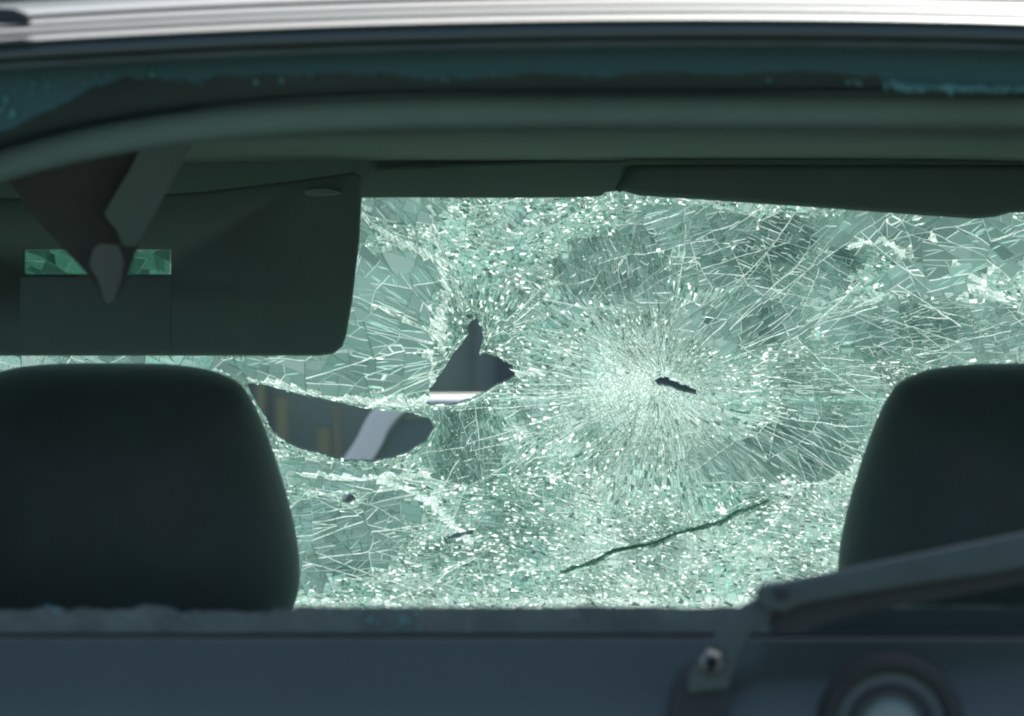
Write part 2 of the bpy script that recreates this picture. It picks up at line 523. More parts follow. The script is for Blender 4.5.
# torn lining and belt hanging at the upper left
def dtor(x, y): return 4.62 + 0.0006 * (y - 140)
pxprism('torn_lining', [(-60, 128), (60, 128), (196, 126), (178, 160), (160, 200), (140, 240), (124, 285), (112, 303), (104, 303), (96, 285),
                        (78, 264), (60, 246), (36, 220), (18, 195), (0, 170), (-40, 140)], dtor, 0.003, M['brown'], car, 0.001)
belt_p = pxprism('seat_belt', [(148, 132), (196, 128), (190, 150), (172, 182), (154, 215), (136, 246), (122, 246), (118, 232), (104, 214), (114, 196), (132, 166)],
                 lambda x, y: dtor(x, y) - 0.03, 0.004, M['strap'], car, 0.0015)
pxprism('belt_tongue', [(93, 249), (100, 243), (118, 245), (124, 262), (121, 280), (114, 300), (109, 305), (104, 300), (98, 280), (89, 266)],
        lambda x, y: dtor(x, y) - 0.036, 0.006, M['trim'], belt_p, 0.002)

# --- headrests and seat backs
prof = [(0, 363), (58, 364), (98, 369), (123, 378), (135, 387), (146, 404), (158, 431), (170, 465), (182, 506), (190, 545), (192, 575), (187, 603), (171, 627), (126, 642), (0, 646)]
half = spline(prof, 4)
ring2d = half + [(-x, y) for x, y in reversed(half[1:-1])]
def headrest(cx):
    seat = pxprism('front_seat', [(cx - 300, 1400), (cx - 330, 1000), (cx - 300, 780), (cx - 240, 700), (cx - 120, 676), (cx + 120, 676), (cx + 240, 700),
                                  (cx + 300, 780), (cx + 330, 1000), (cx + 300, 1400)], 5.24, 0.14, M['seat'], car, 0.035, 4)
    for s in (-1, 1):
        tube('headrest_post', [P(cx + s * 62, 690, 5.31), P(cx + s * 62, 620, 5.31)], 0.006, M['steel'], seat)
    D = 5.31
    c = P(cx, 520, D)
    ring = [P(cx + x, y, D) for x, y in ring2d]
    rows = []
    K = 20
    for k in range(K + 1):
        a = -math.pi / 2 + math.pi * k / K
        off = 0.095 * math.sin(a)
        sc = 0.0 if k in (0, K) else abs(math.cos(a)) ** 0.85
        rr = [c + (p - c) * sc + Vector((0, off, 0)) for p in ring]
        rows.append(rr + [rr[0]])
    h = loft('headrest', rows, M['seat'], seat)
    return seat
headrest(108)
headrest(1030)

# --- tailgate, sill and what is left of the rear glass
panel_rows = []
PX = list(range(-340, 1801, 30))
def prow(rel, d, bow=0.0): return [P(x, rel + bow * ((x - 720) / 700) ** 2, d) for x in PX]
panel_rows = [prow(637.8, 3.90), prow(637.7, 3.8425), prow(638.4, 3.8402), prow(641, 3.8395), prow(648, 3.838), prow(675, 3.828), prow(720, 3.818), prow(800, 3.81), prow(1000, 3.80),
              prow(1150, 3.81), prow(1400, 3.83), prow(1700, 3.85), prow(1700, 3.9), prow(1150, 3.9)]
loft('tailgate', panel_rows, M['paint'], car, closed_rows=True)
loft('sill_seal', [prow(638, 3.872), prow(634.5, 3.866), prow(632.5, 3.872), prow(632.5, 3.90), prow(640, 3.90)], M['rubber'], car, closed_rows=True)
# inner sill: the grey-green ledge behind the window, with a lumpy torn top edge
def lump(x):
    n = 2.6 * noise.noise(Vector((x * 0.018, 3.1, 0))) + 1.3 * noise.noise(Vector((x * 0.08, 9.1, 0))) + 1.1 * noise.noise(Vector((x * 0.2, 5.0, 0)))
    b = 610.5 + 2.2 * n
    if 20 < x < 70: b -= 3 * math.sin((x - 20) / 50 * math.pi)
    if 120 < x < 190: b -= 4 * math.sin((x - 120) / 70 * math.pi)
    if x > 290: b = 606.5 + 0.9 * n
    if x > 830: b = 606 + 0.8 * n
    return b
LX = list(range(-340, 1801, 6))
loft('torn_sill_trim', [[P(x, 634, 3.90) for x in LX], [P(x, lump(x) + 3 + 0.4 * math.sin(x * 0.7), 3.905) for x in LX], [P(x, lump(x), 3.912) for x in LX],
                        [P(x, lump(x) + 1, 3.93) for x in LX], [P(x, 640, 3.96) for x in LX]], M['sill'], car, closed_rows=True, smooth=True)
def remnant(name, top, bot, d, material, parent=car, thick=0.004):
    return pxprism(name, top + bot[::-1], d, thick, material, parent)
# upper strip of broken tempered glass, ragged below
tx = list(range(-300, 1700, 5))
def rag(x):
    b = 74 + 7 * noise.noise(Vector((x * 0.012, 0.5, 0))) + 3.5 * noise.noise(Vector((x * 0.06, 7.5, 0))) + 3.0 * noise.noise(Vector((x * 0.2, 2.5, 0)))
    if 440 < x < 600: b -= 5 * math.sin((x - 440) / 160 * math.pi)
    if x < 150: b += (150 - x) * 0.14 + 0.0011 * (150 - x) ** 2
    if x > 880: b = 88 + (x - 880) * 0.01 + 1.4 * noise.noise(Vector((x * 0.2, 2.5, 0)))
    return b
top_edge = [(x, 44 + arc(x)) for x in tx]
rem = remnant('rear_glass_strip', top_edge, [(x, rag(x) + HC(x) * (0.2 if x < 700 else 0.0)) for x in tx], 4.052, M['remnant'])
# lower remnant on the right, under the wiper arm
lx = list(range(790, 1200, 8))
low = remnant('rear_glass_strip', [(x, (636 - 29 * min(1, max(0, (x - 800) / 75.0)) ** 0.8) + 1.4 * noise.noise(Vector((x * 0.11, 4.4, 0)))) for x in lx],
              [(x, 637) for x in lx], 3.878, M['remnant_low'])

# crumbs of tempered glass clinging to the ragged edges
def crumbs(name, spots, parent, d, size=(1.2, 4.6)):
    v, f = [], []
    for (cx, cy, rx, ry, n) in spots:
        for _ in range(int(n * (0.6 if n < 30 else 1))):
            x = random.gauss(cx, rx); y = random.gauss(cy, ry); s = random.uniform(*size) / 2
            base = len(v)
            k = random.choice((4, 5, 5, 6))
            a0 = random.random() * 6.28
            ring = [(x + s * math.cos(a0 + q * 6.283 / k) * random.uniform(0.7, 1.3), y + s * math.sin(a0 + q * 6.283 / k) * random.uniform(0.6, 1.2)) for q in range(k)]
            dd = d + random.uniform(-0.003, 0.002)
            v += [P(a, b, dd) + Vector((0, random.uniform(-.0006, .0006), 0)) for a, b in ring] + [P(a, b, dd) + Vector((0, 0.004, 0)) for a, b in ring]
            f.append(tuple(base + i for i in range(k)))
            f.append(tuple(base + k + i for i in reversed(range(k))))
            f += [(base + i, base + (i + 1) % k, base + k + (i + 1) % k, base + k + i) for i in range(k)]
    o = pyobj(name, v, f, M['crumb'], parent)
    o['kind'] = 'stuff'
    return o
crumbs('glass_crumbs', [(8, 100, 9, 6, 26), (0, 112, 7, 4, 14), (48, 84, 4, 5, 12), (30, 84, 12, 6, 8), (152, 76, 5, 1.8, 12), (110, 77, 18, 4, 9), (190, 82, 10, 1.5, 5), (240, 82, 30, 2, 6),
                        (52, 73, 2, 1.2, 4), (310, 75, 16, 1.5, 4), (372, 76, 8, 1.2, 3), (440, 79, 12, 1.2, 6), (470, 75, 20, 2, 4),
                        (850, 82, 5, 1.6, 9), (902, 86.5, 9, 2.2, 70), (945, 88, 22, 1.7, 110), (995, 89, 22, 1.5, 80), (1040, 90, 12, 1.5, 40), (700, 77, 40, 2, 4)], rem, 4.048)
crumbs('glass_crumbs', [(393, 622, 12, 5, 16), (410, 618, 8, 4, 7), (52, 609, 5, 2, 7), (35, 615, 12, 4, 6), (18, 636, 10, 1.5, 7), (240, 614, 40, 3, 4), (925, 607.5, 3, 1, 3), (600, 610, 60, 3, 5),
                        (320, 612, 20, 3, 4)], low, 3.893, (1.5, 3.6))

# --- rear wiper
wip = pxprism('rear_wiper', [(756, 591), (762, 586), (800, 579), (850, 569), (910, 556), (980, 542), (1060, 526), (1200, 498), (1420, 455), (1424, 470), (1200, 530), (1060, 560),
                             (1000, 573), (930, 583), (860, 594), (800, 605), (783, 613), (764, 609), (757, 602)], 3.765, 0.016, M['wiper'], car, 0.004, 3)
pxprism('arm_neck', [(758, 598), (776, 606), (770, 620), (750, 636), (738, 656), (728, 690), (686, 694), (690, 676), (702, 652), (722, 628), (742, 606)], 3.772, 0.014, M['wiper'], wip, 0.004, 3)
lathe('hinge_pin', [(0.0, -0.004), (0.0035, -0.004), (0.0045, -0.002), (0.0045, 0.004)], P(781, 593, 3.764), (0, 1, 0), M['plastic'], wip, 20)
pxprism('wiper_base', [(684, 672), (700, 664), (724, 668), (732, 690), (728, 730), (718, 760), (672, 760), (668, 720), (674, 690)], 3.782, 0.05, M['plastic'], wip, 0.008, 3)
nc = P(711, 662, 3.770)
lathe('pivot_nut', [(0.0042, 0.004), (0.0040, -0.006), (0.0052, -0.0085), (0.0070, -0.0075), (0.0088, -0.003), (0.0092, 0.004)], nc, (0, 1, 0), M['steel'], wip, 6)
lathe('pivot_stud', [(0.0, -0.002), (0.0036, -0.002), (0.0042, 0.0), (0.0042, 0.004)], nc, (0, 1, 0), M['rubber'], wip, 16)
# the blade, hanging below the arm, with its dark rubber against the torn sill
pxprism('wiper_blade', [(768, 606), (800, 601), (930, 580), (1060, 556), (1200, 528), (1410, 486), (1410, 505), (1200, 548), (1060, 577), (930, 602), (880, 609), (800, 632), (772, 634)],
        3.79, 0.02, M['rubber'], wip, 0.003)

# --- round emblem on the tailgate
BC = P(891, 728, 3.812)
pm = 3.812 / FPX
def br(r): return r * pm
bdg = lathe('emblem_plate', [(0.0, 0.002), (br(58), 0.002), (br(60), 0.006)], BC, (0, 1, 0), M['badge'], car, 64)
lathe('emblem_ring', [(br(55), 0.004), (br(56), -0.004), (br(60), -0.009), (br(66), -0.010), (br(72), -0.006), (br(75), 0.004), (br(75), 0.012)], BC, (0, 1, 0), M['plastic'], bdg, 64)
lathe('emblem_ring', [(br(34), 0.003), (br(35), -0.002), (br(39), -0.003), (br(43), -0.002), (br(44), 0.003)], BC, (0, 1, 0), M['plastic'], bdg, 64)
lathe('emblem_disc', [(0.0, -0.006), (br(22), -0.0055), (br(28), -0.002), (br(30), 0.003)], BC, (0, 1, 0), M['disc'], bdg, 48)

# --- body shell that encloses the cabin
HW = 0.74
XL, XR = CX - HW, CX + HW
for s in (-1, 1):
    xa = CX + s * HW
    xi = CX + s * (HW - 0.05)
    lo, hi = min(xa, xi), max(xa, xi)
    sp_ = box('side_panel', (lo, 3.95, 0.25), (hi, 6.9, 0.93), M['paint'], car, 0.01)
    box('door_lining', (min(xi, xi - s * 0.02), 3.97, 0.27), (max(xi, xi - s * 0.02), 6.5, 0.90), M['lining'], car, 0.006)  # unseen lining added to bounce light into the cabin
    def qd(pts):   # prism from (y, z) pairs
        return [Vector((xa, y, z)) for y, z in pts]
    prism('roof_rail', qd([(4.0, 1.36), (6.0, 1.345), (6.0, 1.43), (4.05, 1.43)]), (-s * 0.06, 0, 0), M['paint'], car, 0.008)
    prism('rear_pillar', qd([(3.87, 0.93), (4.55, 0.93), (4.35, 1.36), (4.02, 1.40)]), (-s * 0.05, 0, 0), M['paint'], car, 0.008)
    prism('middle_pillar', qd([(5.12, 0.93), (5.28, 0.93), (5.24, 1.36), (5.14, 1.36)]), (-s * 0.05, 0, 0), M['trim_dark'], car, 0.008)
    prism('windscreen_pillar', qd([(6.0, 1.345), (6.66, 0.93), (6.78, 0.93), (6.08, 1.40), (6.0, 1.40)]), (-s * 0.06, 0, 0), M['paint'], car, 0.01)
    prism('side_window', qd([(4.55, 0.925), (5.12, 0.925), (5.14, 1.365), (4.35, 1.365)]), (-s * 0.004, 0, 0), M['pane'], car)
    prism('side_window', qd([(5.28, 0.925), (6.66, 0.925), (6.0, 1.35), (5.24, 1.36)]), (-s * 0.004, 0, 0), M['pane'], car)
box('floor', (XL + .05, 3.9, 0.22), (XR - .05, 6.9, 0.27), M['lining'], car)
box('dashboard', (XL + .06, 6.35, 0.30), (XR - .06, 6.86, 0.70), M['dash'], car, 0.05)
# bonnet, nose, bumpers
bon = [[Vector((CX + u * 0.72, y, z - 0.04 * abs(u) ** 3)) for u in [k / 8 for k in range(-8, 9)]] for y, z in
       ((6.80, 0.80), (7.0, 0.80), (7.4, 0.77), (7.8, 0.70), (7.95, 0.62), (8.0, 0.45), (7.95, 0.3))]
loft('bonnet', bon + [[v + Vector((0, -0.02, -0.02)) for v in r] for r in reversed(bon)], M['paint'], car, closed_rows=True)
for s in (-1, 1):
    xa = CX + s * HW
    prism('wing', [Vector((xa, y, z)) for y, z in ((6.9, 0.25), (6.9, 0.92), (7.4, 0.76), (7.85, 0.66), (7.95, 0.5), (7.95, 0.3))], (-s * 0.05, 0, 0), M['paint'], car, 0.01)
box('rear_bumper', (XL, 3.74, 0.28), (XR, 3.95, 0.55), M['paint'], car, 0.03)
for y in (4.45, 7.25):
    for s in (-1, 1):
        xw = CX + s * (HW + 0.01)
        tw = lathe('wheel', [(0.0, 0.0), (0.19, 0.0), (0.2, 0.02), (0.28, 0.025), (0.30, 0.0), (0.30, -0.18), (0.0, -0.18)], (xw, y, 0.30), (s, 0, 0), M['tyre'], car, 32)
        lathe('rim', [(0.0, 0.03), (0.05, 0.03), (0.08, 0.015), (0.16, 0.02), (0.19, 0.005)], (xw, y, 0.30), (s, 0, 0), M['steel'], tw, 24)

# ------------------------------------------------------------------ the shattered windscreen
RAKE, BOW, WX, WZT, WYT = 1.6, 0.22, 0.03, 1.36, 6.0
def Wsurf(p):
    """pixel rays (N,2) onto the raked and bowed glass"""
    p = np.asarray(p, float).reshape(-1, 2)
    u = (p[:, 0] - 512) / FPX
    v = (358 - p[:, 1]) / FPX
    dy = CT + v * ST
    dz = -ST + v * CT
    d = np.full(len(p), 6.4)
    for _ in range(8):
        x = u / dy * d
        z = CAM_Z + dz / dy * d
        d = WYT + (WZT - z) * RAKE - BOW * (x - WX) ** 2
    return np.stack([u / dy * d, d, CAM_Z + dz / dy * d], 1)
def Wnorm(q):
    n = np.stack([2 * BOW * (q[:, 0] - WX), np.ones(len(q)), np.full(len(q), RAKE)], 1)
    return n / np.linalg.norm(n, axis=1)[:, None]

X0, X1, Y0, Y1 = -150, 1176, 168, 640
I1 = np.array((662.0, 386.0))
I2 = np.array((474.0, 352.0))

def voronoi(pts):
    """cells of 2-D points: list of (index, polygon Nx2)"""
    lo, hi = pts.min(0) - 60, pts.max(0) + 60
    fr = [(x, y) for x in np.linspace(lo[0], hi[0], 40) for y in (lo[1], hi[1])] + [(x, y) for y in np.linspace(lo[1], hi[1], 30) for x in (lo[0], hi[0])]
    allp = np.vstack([pts, np.array(fr)])
    allp = allp + rng.normal(0, 1e-3, allp.shape)
    vs, es, fs, ov, oe, of = delaunay_2d_cdt([Vector(a) for a in allp], [], [], 0, 1e-7)
    V = np.array([tuple(a) for a in vs])
    F = np.array([f[:3] for f in fs])
    orig = np.array([o[0] if o else -1 for o in ov])
    A, B, C = V[F[:, 0]], V[F[:, 1]], V[F[:, 2]]
    d = 2 * (A[:, 0] * (B[:, 1] - C[:, 1]) + B[:, 0] * (C[:, 1] - A[:, 1]) + C[:, 0] * (A[:, 1] - B[:, 1]))
    d = np.where(np.abs(d) < 1e-9, 1e-9, d)
    a2, b2, c2 = (A ** 2).sum(1), (B ** 2).sum(1), (C ** 2).sum(1)
    cc = np.stack([(a2 * (B[:, 1] - C[:, 1]) + b2 * (C[:, 1] - A[:, 1]) + c2 * (A[:, 1] - B[:, 1])) / d,
                   (a2 * (C[:, 0] - B[:, 0]) + b2 * (A[:, 0] - C[:, 0]) + c2 * (B[:, 0] - A[:, 0])) / d], 1)
    vi = F.ravel()
    ti = np.repeat(np.arange(len(F)), 3)
    dd = cc[ti] - V[vi]
    ang = np.arctan2(dd[:, 1], dd[:, 0])
    order = np.lexsort((ang, vi))
    vi, ti = vi[order], ti[order]
    starts = np.searchsorted(vi, np.arange(len(V) + 1))
    out = []
    for k in range(len(V)):
        o = orig[k]
        if 0 <= o < len(pts):
            out.append((o, cc[ti[starts[k]:starts[k + 1]]]))
    return out

def inside(poly, pts):
    poly = np.asarray(poly)
    x, y = pts[:, 0], pts[:, 1]
    r = np.zeros(len(pts), bool)
    n = len(poly)
    j = n - 1
    for i in range(n):
        xi, yi = poly[i]
        xj, yj = poly[j]
        c = ((yi > y) != (yj > y)) & (x < (xj - xi) * (y - yi) / (yj - yi + 1e-12) + xi)
        r ^= c
        j = i
    return r

HOLES = [np.array(h, float) for h in (
    [(428, 404), (430, 390), (437, 377), (447, 360), (458, 346), (467, 336), (469, 323), (477, 319), (484, 333), (482, 347), (478, 357), (487, 352), (500, 357), (512, 366),
     (516, 374), (509, 381), (495, 387), (482, 394), (470, 400), (450, 404)],
    [(246, 383), (262, 385), (300, 393), (345, 403), (368, 408), (400, 411), (428, 417), (434, 428), (425, 445), (405, 455), (372, 461), (345, 461), (315, 455), (290, 445), (275, 432),
     (264, 415), (254, 398)],
    [(654, 381), (661, 377), (669, 377.5), (681, 382.5), (699, 389), (697, 394), (683, 391.5), (670, 386.5), (658, 385)],
    [(448, 536), (458, 533), (467, 530), (475, 529), (474, 532), (466, 534), (457, 538), (449, 539)],
    [(343, 494), (350, 492), (357, 498), (352, 502), (344, 500)],
    [(466, 317), (471, 314), (474, 318), (470, 321)])]
def in_hole(pts):
    r = np.zeros(len(pts), bool)
    for h in HOLES:
        r |= inside(h, pts)
    return r

# clear zones of larger pieces: (cx, cy, rx, ry, direction of the long side in degrees, length, width)
ZONES = [
    (392, 286, 46, 34, 30, 40, 22), (378, 336, 44, 26, 20, 46, 15), (408, 206, 40, 16, 38, 22, 12), (310, 374, 84, 22, 14, 30, 13), (400, 374, 38, 20, -8, 34, 14),
    (350, 225, 16, 36, 60, 15, 9), (880, 226, 55, 24, -40, 32, 9), (972, 242, 62, 30, 35, 32, 16), (925, 278, 45, 16, -8, 34, 15), (852, 328, 30, 18, -45, 20, 13),
    (745, 322, 74, 28, -36, 17, 5.5), (612, 268, 56, 36, 72, 9.5, 4.5), (690, 228, 66, 24, -20, 12, 5.5), (640, 295, 30, 16, 10, 12, 7), (797, 452, 60, 28, 38, 24, 3.6),
    (730, 462, 42, 20, 48, 18, 3.4), (345, 535, 62, 44, -14, 19, 8.5), (388, 507, 30, 18, 10, 18, 9), (340, 470, 58, 24, 14, 19, 6.5), (306, 560, 30, 30, 30, 17, 9),
    (930, 330, 110, 34, -12, 10, 4.8), (800, 255, 70, 40, 25, 9, 4.5), (830, 400, 50, 60, 8, 9, 3.6), (725, 270, 50, 22, -25, 16, 4.6), (460, 445, 40, 40, 75, 7, 3.8)]
BANDS = [[(912, 212), (938, 243), (962, 268), (985, 290), (1008, 300)], [(1030, 246), (1000, 262), (975, 285), (958, 300)], [(905, 255), (880, 238), (850, 245)],
         [(345, 200), (372, 226), (410, 246), (455, 270)], [(430, 205), (440, 250), (446, 300), (440, 350)], [(345, 292), (385, 308), (420, 330), (448, 338)],
         [(250, 378), (300, 388), (345, 398), (400, 404), (430, 400)], [(430, 380), (428, 340), (440, 310)], [(540, 372), (505, 374)], [(300, 474), (360, 478), (430, 474)], [(380, 480), (430, 500), (470, 540)]]
CREASE = [(562, 572), (580, 566), (598, 560), (614, 551), (634, 547), (656, 543), (676, 534), (700, 528), (722, 521), (740, 511), (756, 506), (768, 500)]
def polyline_tree(lines, step=1.5):
    p = []
    for ln in lines:
        for i in range(len(ln) - 1):
            a, c = np.array(ln[i], float), np.array(ln[i + 1], float)
            n = int(np.hypot(*(c - a)) / step) + 1
            p += [a + (c - a) * k / n for k in range(n)]
    t = kdtree.KDTree(len(p))
    for i, q in enumerate(p):
        t.insert((q[0], q[1], 0), i)
    t.balance()
    return t
bkd = polyline_tree(BANDS)
ckd = polyline_tree([CREASE])
hkd = polyline_tree([list(map(tuple, h)) + [tuple(h[0])] for h in HOLES])
htan = []
for h in HOLES:
    hh = list(map(tuple, h)) + [tuple(h[0])]
    for i in range(len(hh) - 1):
        a, c = np.array(hh[i], float), np.array(hh[i + 1], float)
        htan += [math.atan2(*(c - a)[::-1])] * (int(np.hypot(*(c - a)) / 1.5) + 1)
def nz(x, y, s, o): return noise.noise(Vector((x * s, y * s, o)))

def local_size(x, y):
    """length, width and direction that the cracks leave at this spot of the glass"""
    if x < 215 or x > 1030 or y < 188 or y > 614:
        return 22.0, 13.0, 0.3, 0
    d = math.hypot(x - I1[0], (y - I1[1]) * 1.15)
    th = math.atan2(y - I1[1], x - I1[0])
    k = math.exp(0.75 * nz(x, y, 0.028, 3.0) + 0.35 * nz(x, y, 0.11, 8.0))
    _, hi_, dh = hkd.find((x, y, 0))
    best = 0
    db = bkd.find((x, y, 0))[2]
    zn = 1 - 0.5 * nz(x, y, 0.05, 14.0) - 0.3 * nz(x, y, 0.15, 24.0)
    for cx, cy, rx, ry, ang, L, Wd in ZONES:
        if dh > 7 and db > 3.5 and ((x - cx) / rx) ** 2 + ((y - cy) / ry) ** 2 < zn:
            zz = 0.86 * math.exp(0.5 * nz(x, y, 0.05, 5.0))
            return L * zz, Wd * zz, R(ang), 1
    if ckd.find((x, y, 0))[2] < 6:
        return 5.0, 1.5, -0.34 + 0.3 * nz(x, y, 0.05, 2.2), 0
    if db < 4:
        return 7.0, 2.2, th + 0.4, 0
    if dh < 8:
        return 5.5, 1.7 if dh < 4 else 2.6, htan[hi_], 0
    d2 = math.hypot(x - I2[0], y - I2[1])
    if d < 130 + (75 if x > I1[0] and y < 470 else 0) + 90 * nz(x, y, 0.025, 2.0):
        L, Wd = 4.2 + 0.024 * d, 1.7 + 0.0085 * d
        return L * k, Wd * k, th, 0
    if d2 < 80:
        return (4.6 + 0.03 * d2) * k, (2.2 + 0.012 * d2) * k, math.atan2(y - I2[1], x - I2[0]), 0
    t = 0.5 * nz(x, y, 0.01, 17.0) + (th if abs(nz(x, y, 0.02, 27.0)) > 0.18 else 0.15)
    if y > 470:
        return 5.2 * k, 2.5 * k, 0.4 * math.sin(t), 0
    return 5.6 * k, 2.9 * k, t, 0

def cut(poly, st, p, d, s):
    """split a convex ring along the line p + t d; s is the strength of the new crack"""
    nrm = np.array((-d[1], d[0]))
    h = (poly - p) @ nrm
    A, sa, B, sb = [], [], [], []
    n = len(poly)
    for i in range(n):
        j = (i + 1) % n
        hi, hj = h[i], h[j]
        if hi >= 0:
            A.append(poly[i])
            if hj >= 0:
                sa.append(st[i])
            else:
                sa.append(st[i])
                x = poly[i] + (poly[j] - poly[i]) * (hi / (hi - hj))
                A.append(x); sa.append(s)
                B.append(x); sb.append(st[i])
        else:
            B.append(poly[i])
            if hj < 0:
                sb.append(st[i])
            else:
                sb.append(st[i])
                x = poly[i] + (poly[j] - poly[i]) * (hi / (hi - hj))
                B.append(x); sb.append(s)
                A.append(x); sa.append(st[i])
    return (np.array(A), sa), (np.array(B), sb)

# first the coarse cracks: a star round each blow, a wide net elsewhere; then every piece goes on splitting
seeds = []
for cen, rmax, rings in ((I1, 250, (9, 24, 48, 80, 120, 165, 210)), (I2, 80, (12, 34, 62))):
    for i, r in enumerate(rings):
        n = int(9 + 2.6 * i + (r / 22))
        a = (np.arange(n) + rng.uniform(-.4, .4, n)) * 2 * math.pi / n
        rr = r * rng.uniform(0.82, 1.2, n)
        seeds.append(cen + np.stack([rr * np.cos(a), rr * np.sin(a) * 0.86], 1))
gx, gy = np.meshgrid(np.arange(X0 + 15, X1, 52.0), np.arange(Y0 + 12, Y1, 38.0))
gp = np.stack([gx.ravel(), gy.ravel()], 1) + rng.uniform(-26, 26, (gx.size, 2))
gp = gp[(np.hypot(*(gp - I1).T) > 225) & (np.hypot(*(gp - I2).T) > 75)]
seeds = np.vstack(seeds + [gp])
def strength(dep):
    u = rng.random()
    if dep <= 1:
        return 0.25 + 0.65 * u
    if dep <= 3:
        return 0.10 + 0.75 * u ** 1.4
    return 0.05 + 0.72 * u ** 2.4
def clip_rect(poly):
    st = [0.7] * len(poly)
    for p, d in (((X0, 0), (0, -1)), ((X1, 0), (0, 1)), ((0, Y0), (1, 0)), ((0, Y1), (-1, 0))):
        (pa, sa), _ = cut(poly, st, np.array(p, float), np.array(d, float), 0.2)
        if len(pa) < 3:
            return None, None
        poly, st = pa, sa
    return poly, st
stack = []
edge_s = {}
for o, poly in voronoi(seeds):
    st0 = []
    poly, st = clip_rect(poly)
    if poly is not None:
        for i in range(len(poly)):      # the same crack has the same strength on both of its sides
            m = (poly[i] + poly[(i + 1) % len(poly)]) / 2
            key = (round(m[0] * 2), round(m[1] * 2))
            st0.append(edge_s.setdefault(key, 0.15 + 0.7 * rng.random() ** 1.3))
        stack.append((poly, st0, 0))
# the long cracks: each runs on through piece after piece
segs = []
def chain(p, ang, length, drift, s, yk=0.86):
    n = max(2, int(length / 28))
    for i in range(n):
        q = p + np.array((math.cos(ang), yk * math.sin(ang))) * length / n
        segs.append((p, q, s * rng.uniform(0.75, 1.0)))
        p, ang = q, ang + rng.normal(0, drift)
def clear_of_holes(p):
    return hkd.find((p[0], p[1], 0))[2] > 6
for k in range(120):
    a = rng.uniform(0, 2 * math.pi)
    r0 = rng.uniform(10, 110)
    chain(I1 + np.array((math.cos(a), 0.86 * math.sin(a))) * r0, a + rng.normal(0, 0.05), rng.uniform(50, 210) * (1.25 if abs(a) < 1.2 or a > 5.1 else 0.75), 0.08, rng.uniform(0.35, 0.95))
for k in range(26):
    a = rng.uniform(0, 2 * math.pi)
    r0 = rng.uniform(45, 230)
    chain(I1 + np.array((math.cos(a), 0.86 * math.sin(a))) * r0, a + math.pi / 2 + 28 / r0 / 2, rng.uniform(40, 130), 0.12, rng.uniform(0.3, 0.85))
for k in range(46):
    a = rng.uniform(2.2, 4.6) if k < 30 else rng.uniform(0, 6.28)
    r0 = rng.uniform(28, 60)
    chain(I2 + np.array((math.cos(a), math.sin(a))) * r0, a + rng.normal(0, 0.08), rng.uniform(40, 110), 0.08, rng.uniform(0.45, 1.0), 1.0)
for k in range(70):
    p = np.array((rng.uniform(680, 1020), rng.uniform(195, 360)))
    chain(p, rng.choice((-0.7, 0.55, 0.05, 1.2)) + rng.normal(0, 0.3), rng.uniform(40, 150), 0.12, rng.uniform(0.35, 1.0), 0.8)
for k in range(40):
    p = np.array((rng.uniform(285, 470), rng.uniform(465, 600)))
    chain(p, rng.normal(0, 0.7), rng.uniform(40, 120), 0.15, rng.uniform(0.35, 0.95), 0.6)
for k in range(34):
    p = np.array((rng.uniform(345, 640), rng.uniform(195, 300)))
    chain(p, rng.choice((0.6, -0.5, 1.3)) + rng.normal(0, 0.3), rng.uniform(40, 110), 0.12, rng.uniform(0.3, 0.9), 0.8)
work = [(p_, s_, d_, p_.min(0), p_.max(0)) for p_, s_, d_ in stack]
for p, q, s in segs:
    lo, hi = np.minimum(p, q), np.maximum(p, q)
    ln = np.hypot(*(q - p))
    d = (q - p) / ln
    nrm = np.array((-d[1], d[0]))
    out = []
    for it in work:
        poly, st, dep, mn, mx = it
        if mn[0] > hi[0] or mx[0] < lo[0] or mn[1] > hi[1] or mx[1] < lo[1]:
            out.append(it)
            continue
        h = (poly - p) @ nrm
        t_ = (poly - p) @ d
        mid = t_.mean()
        if h.min() > -1.0 or h.max() < 1.0 or mid < 0 or mid > ln:
            out.append(it)
            continue
        (A, sa), (B, sb) = cut(poly, st, p, d, s)
        for pp, ss in ((A, sa), (B, sb)):
            if len(pp) >= 3:
                out.append((pp, ss, dep, pp.min(0), pp.max(0)))
    work = out
stack = [(p_, s_, 2) for p_, s_, d_, _, _ in work]
leaves = []
while stack:
    poly, st, dep = stack.pop()
    c = poly.mean(0)
    L, Wd, th, big_ = local_size(c[0], c[1])
    d = np.array((math.cos(th), math.sin(th)))
    e = np.array((-d[1], d[0]))
    u = (poly - c) @ d
    v = (poly - c) @ e
    eu, ev = u.max() - u.min(), v.max() - v.min()
    ru, rv = eu / (L * rng.lognormal(0.1, 0.28)), ev / (Wd * rng.lognormal(0.1, 0.28))
    if (ru < 1.25 and rv < 1.25) or dep > 16:
        leaves.append((poly, st, big_))
        continue
    if ru > rv:      # across the long direction
        ang = th + math.pi / 2 + rng.normal(0, 0.35)
    else:
        ang = th + rng.normal(0, 0.16)
    if rng.random() < 0.08:
        ang += rng.normal(0, 0.8)
    p = c + d * rng.uniform(-.17, .17) * eu + e * rng.uniform(-.17, .17) * ev
    (A, sa), (B, sb) = cut(poly, st, p, np.array((math.cos(ang), math.sin(ang))), strength(dep))
    for q, sq in ((A, sa), (B, sb)):
        if len(q) >= 3:
            ar = 0.5 * abs(np.sum(q[:, 0] * np.roll(q[:, 1], -1) - q[:, 1] * np.roll(q[:, 0], -1)))
            if ar > 1.2:
                stack.append((q, sq, dep + 1))
            elif ar > 0.15:
                leaves.append((q, sq, 0))

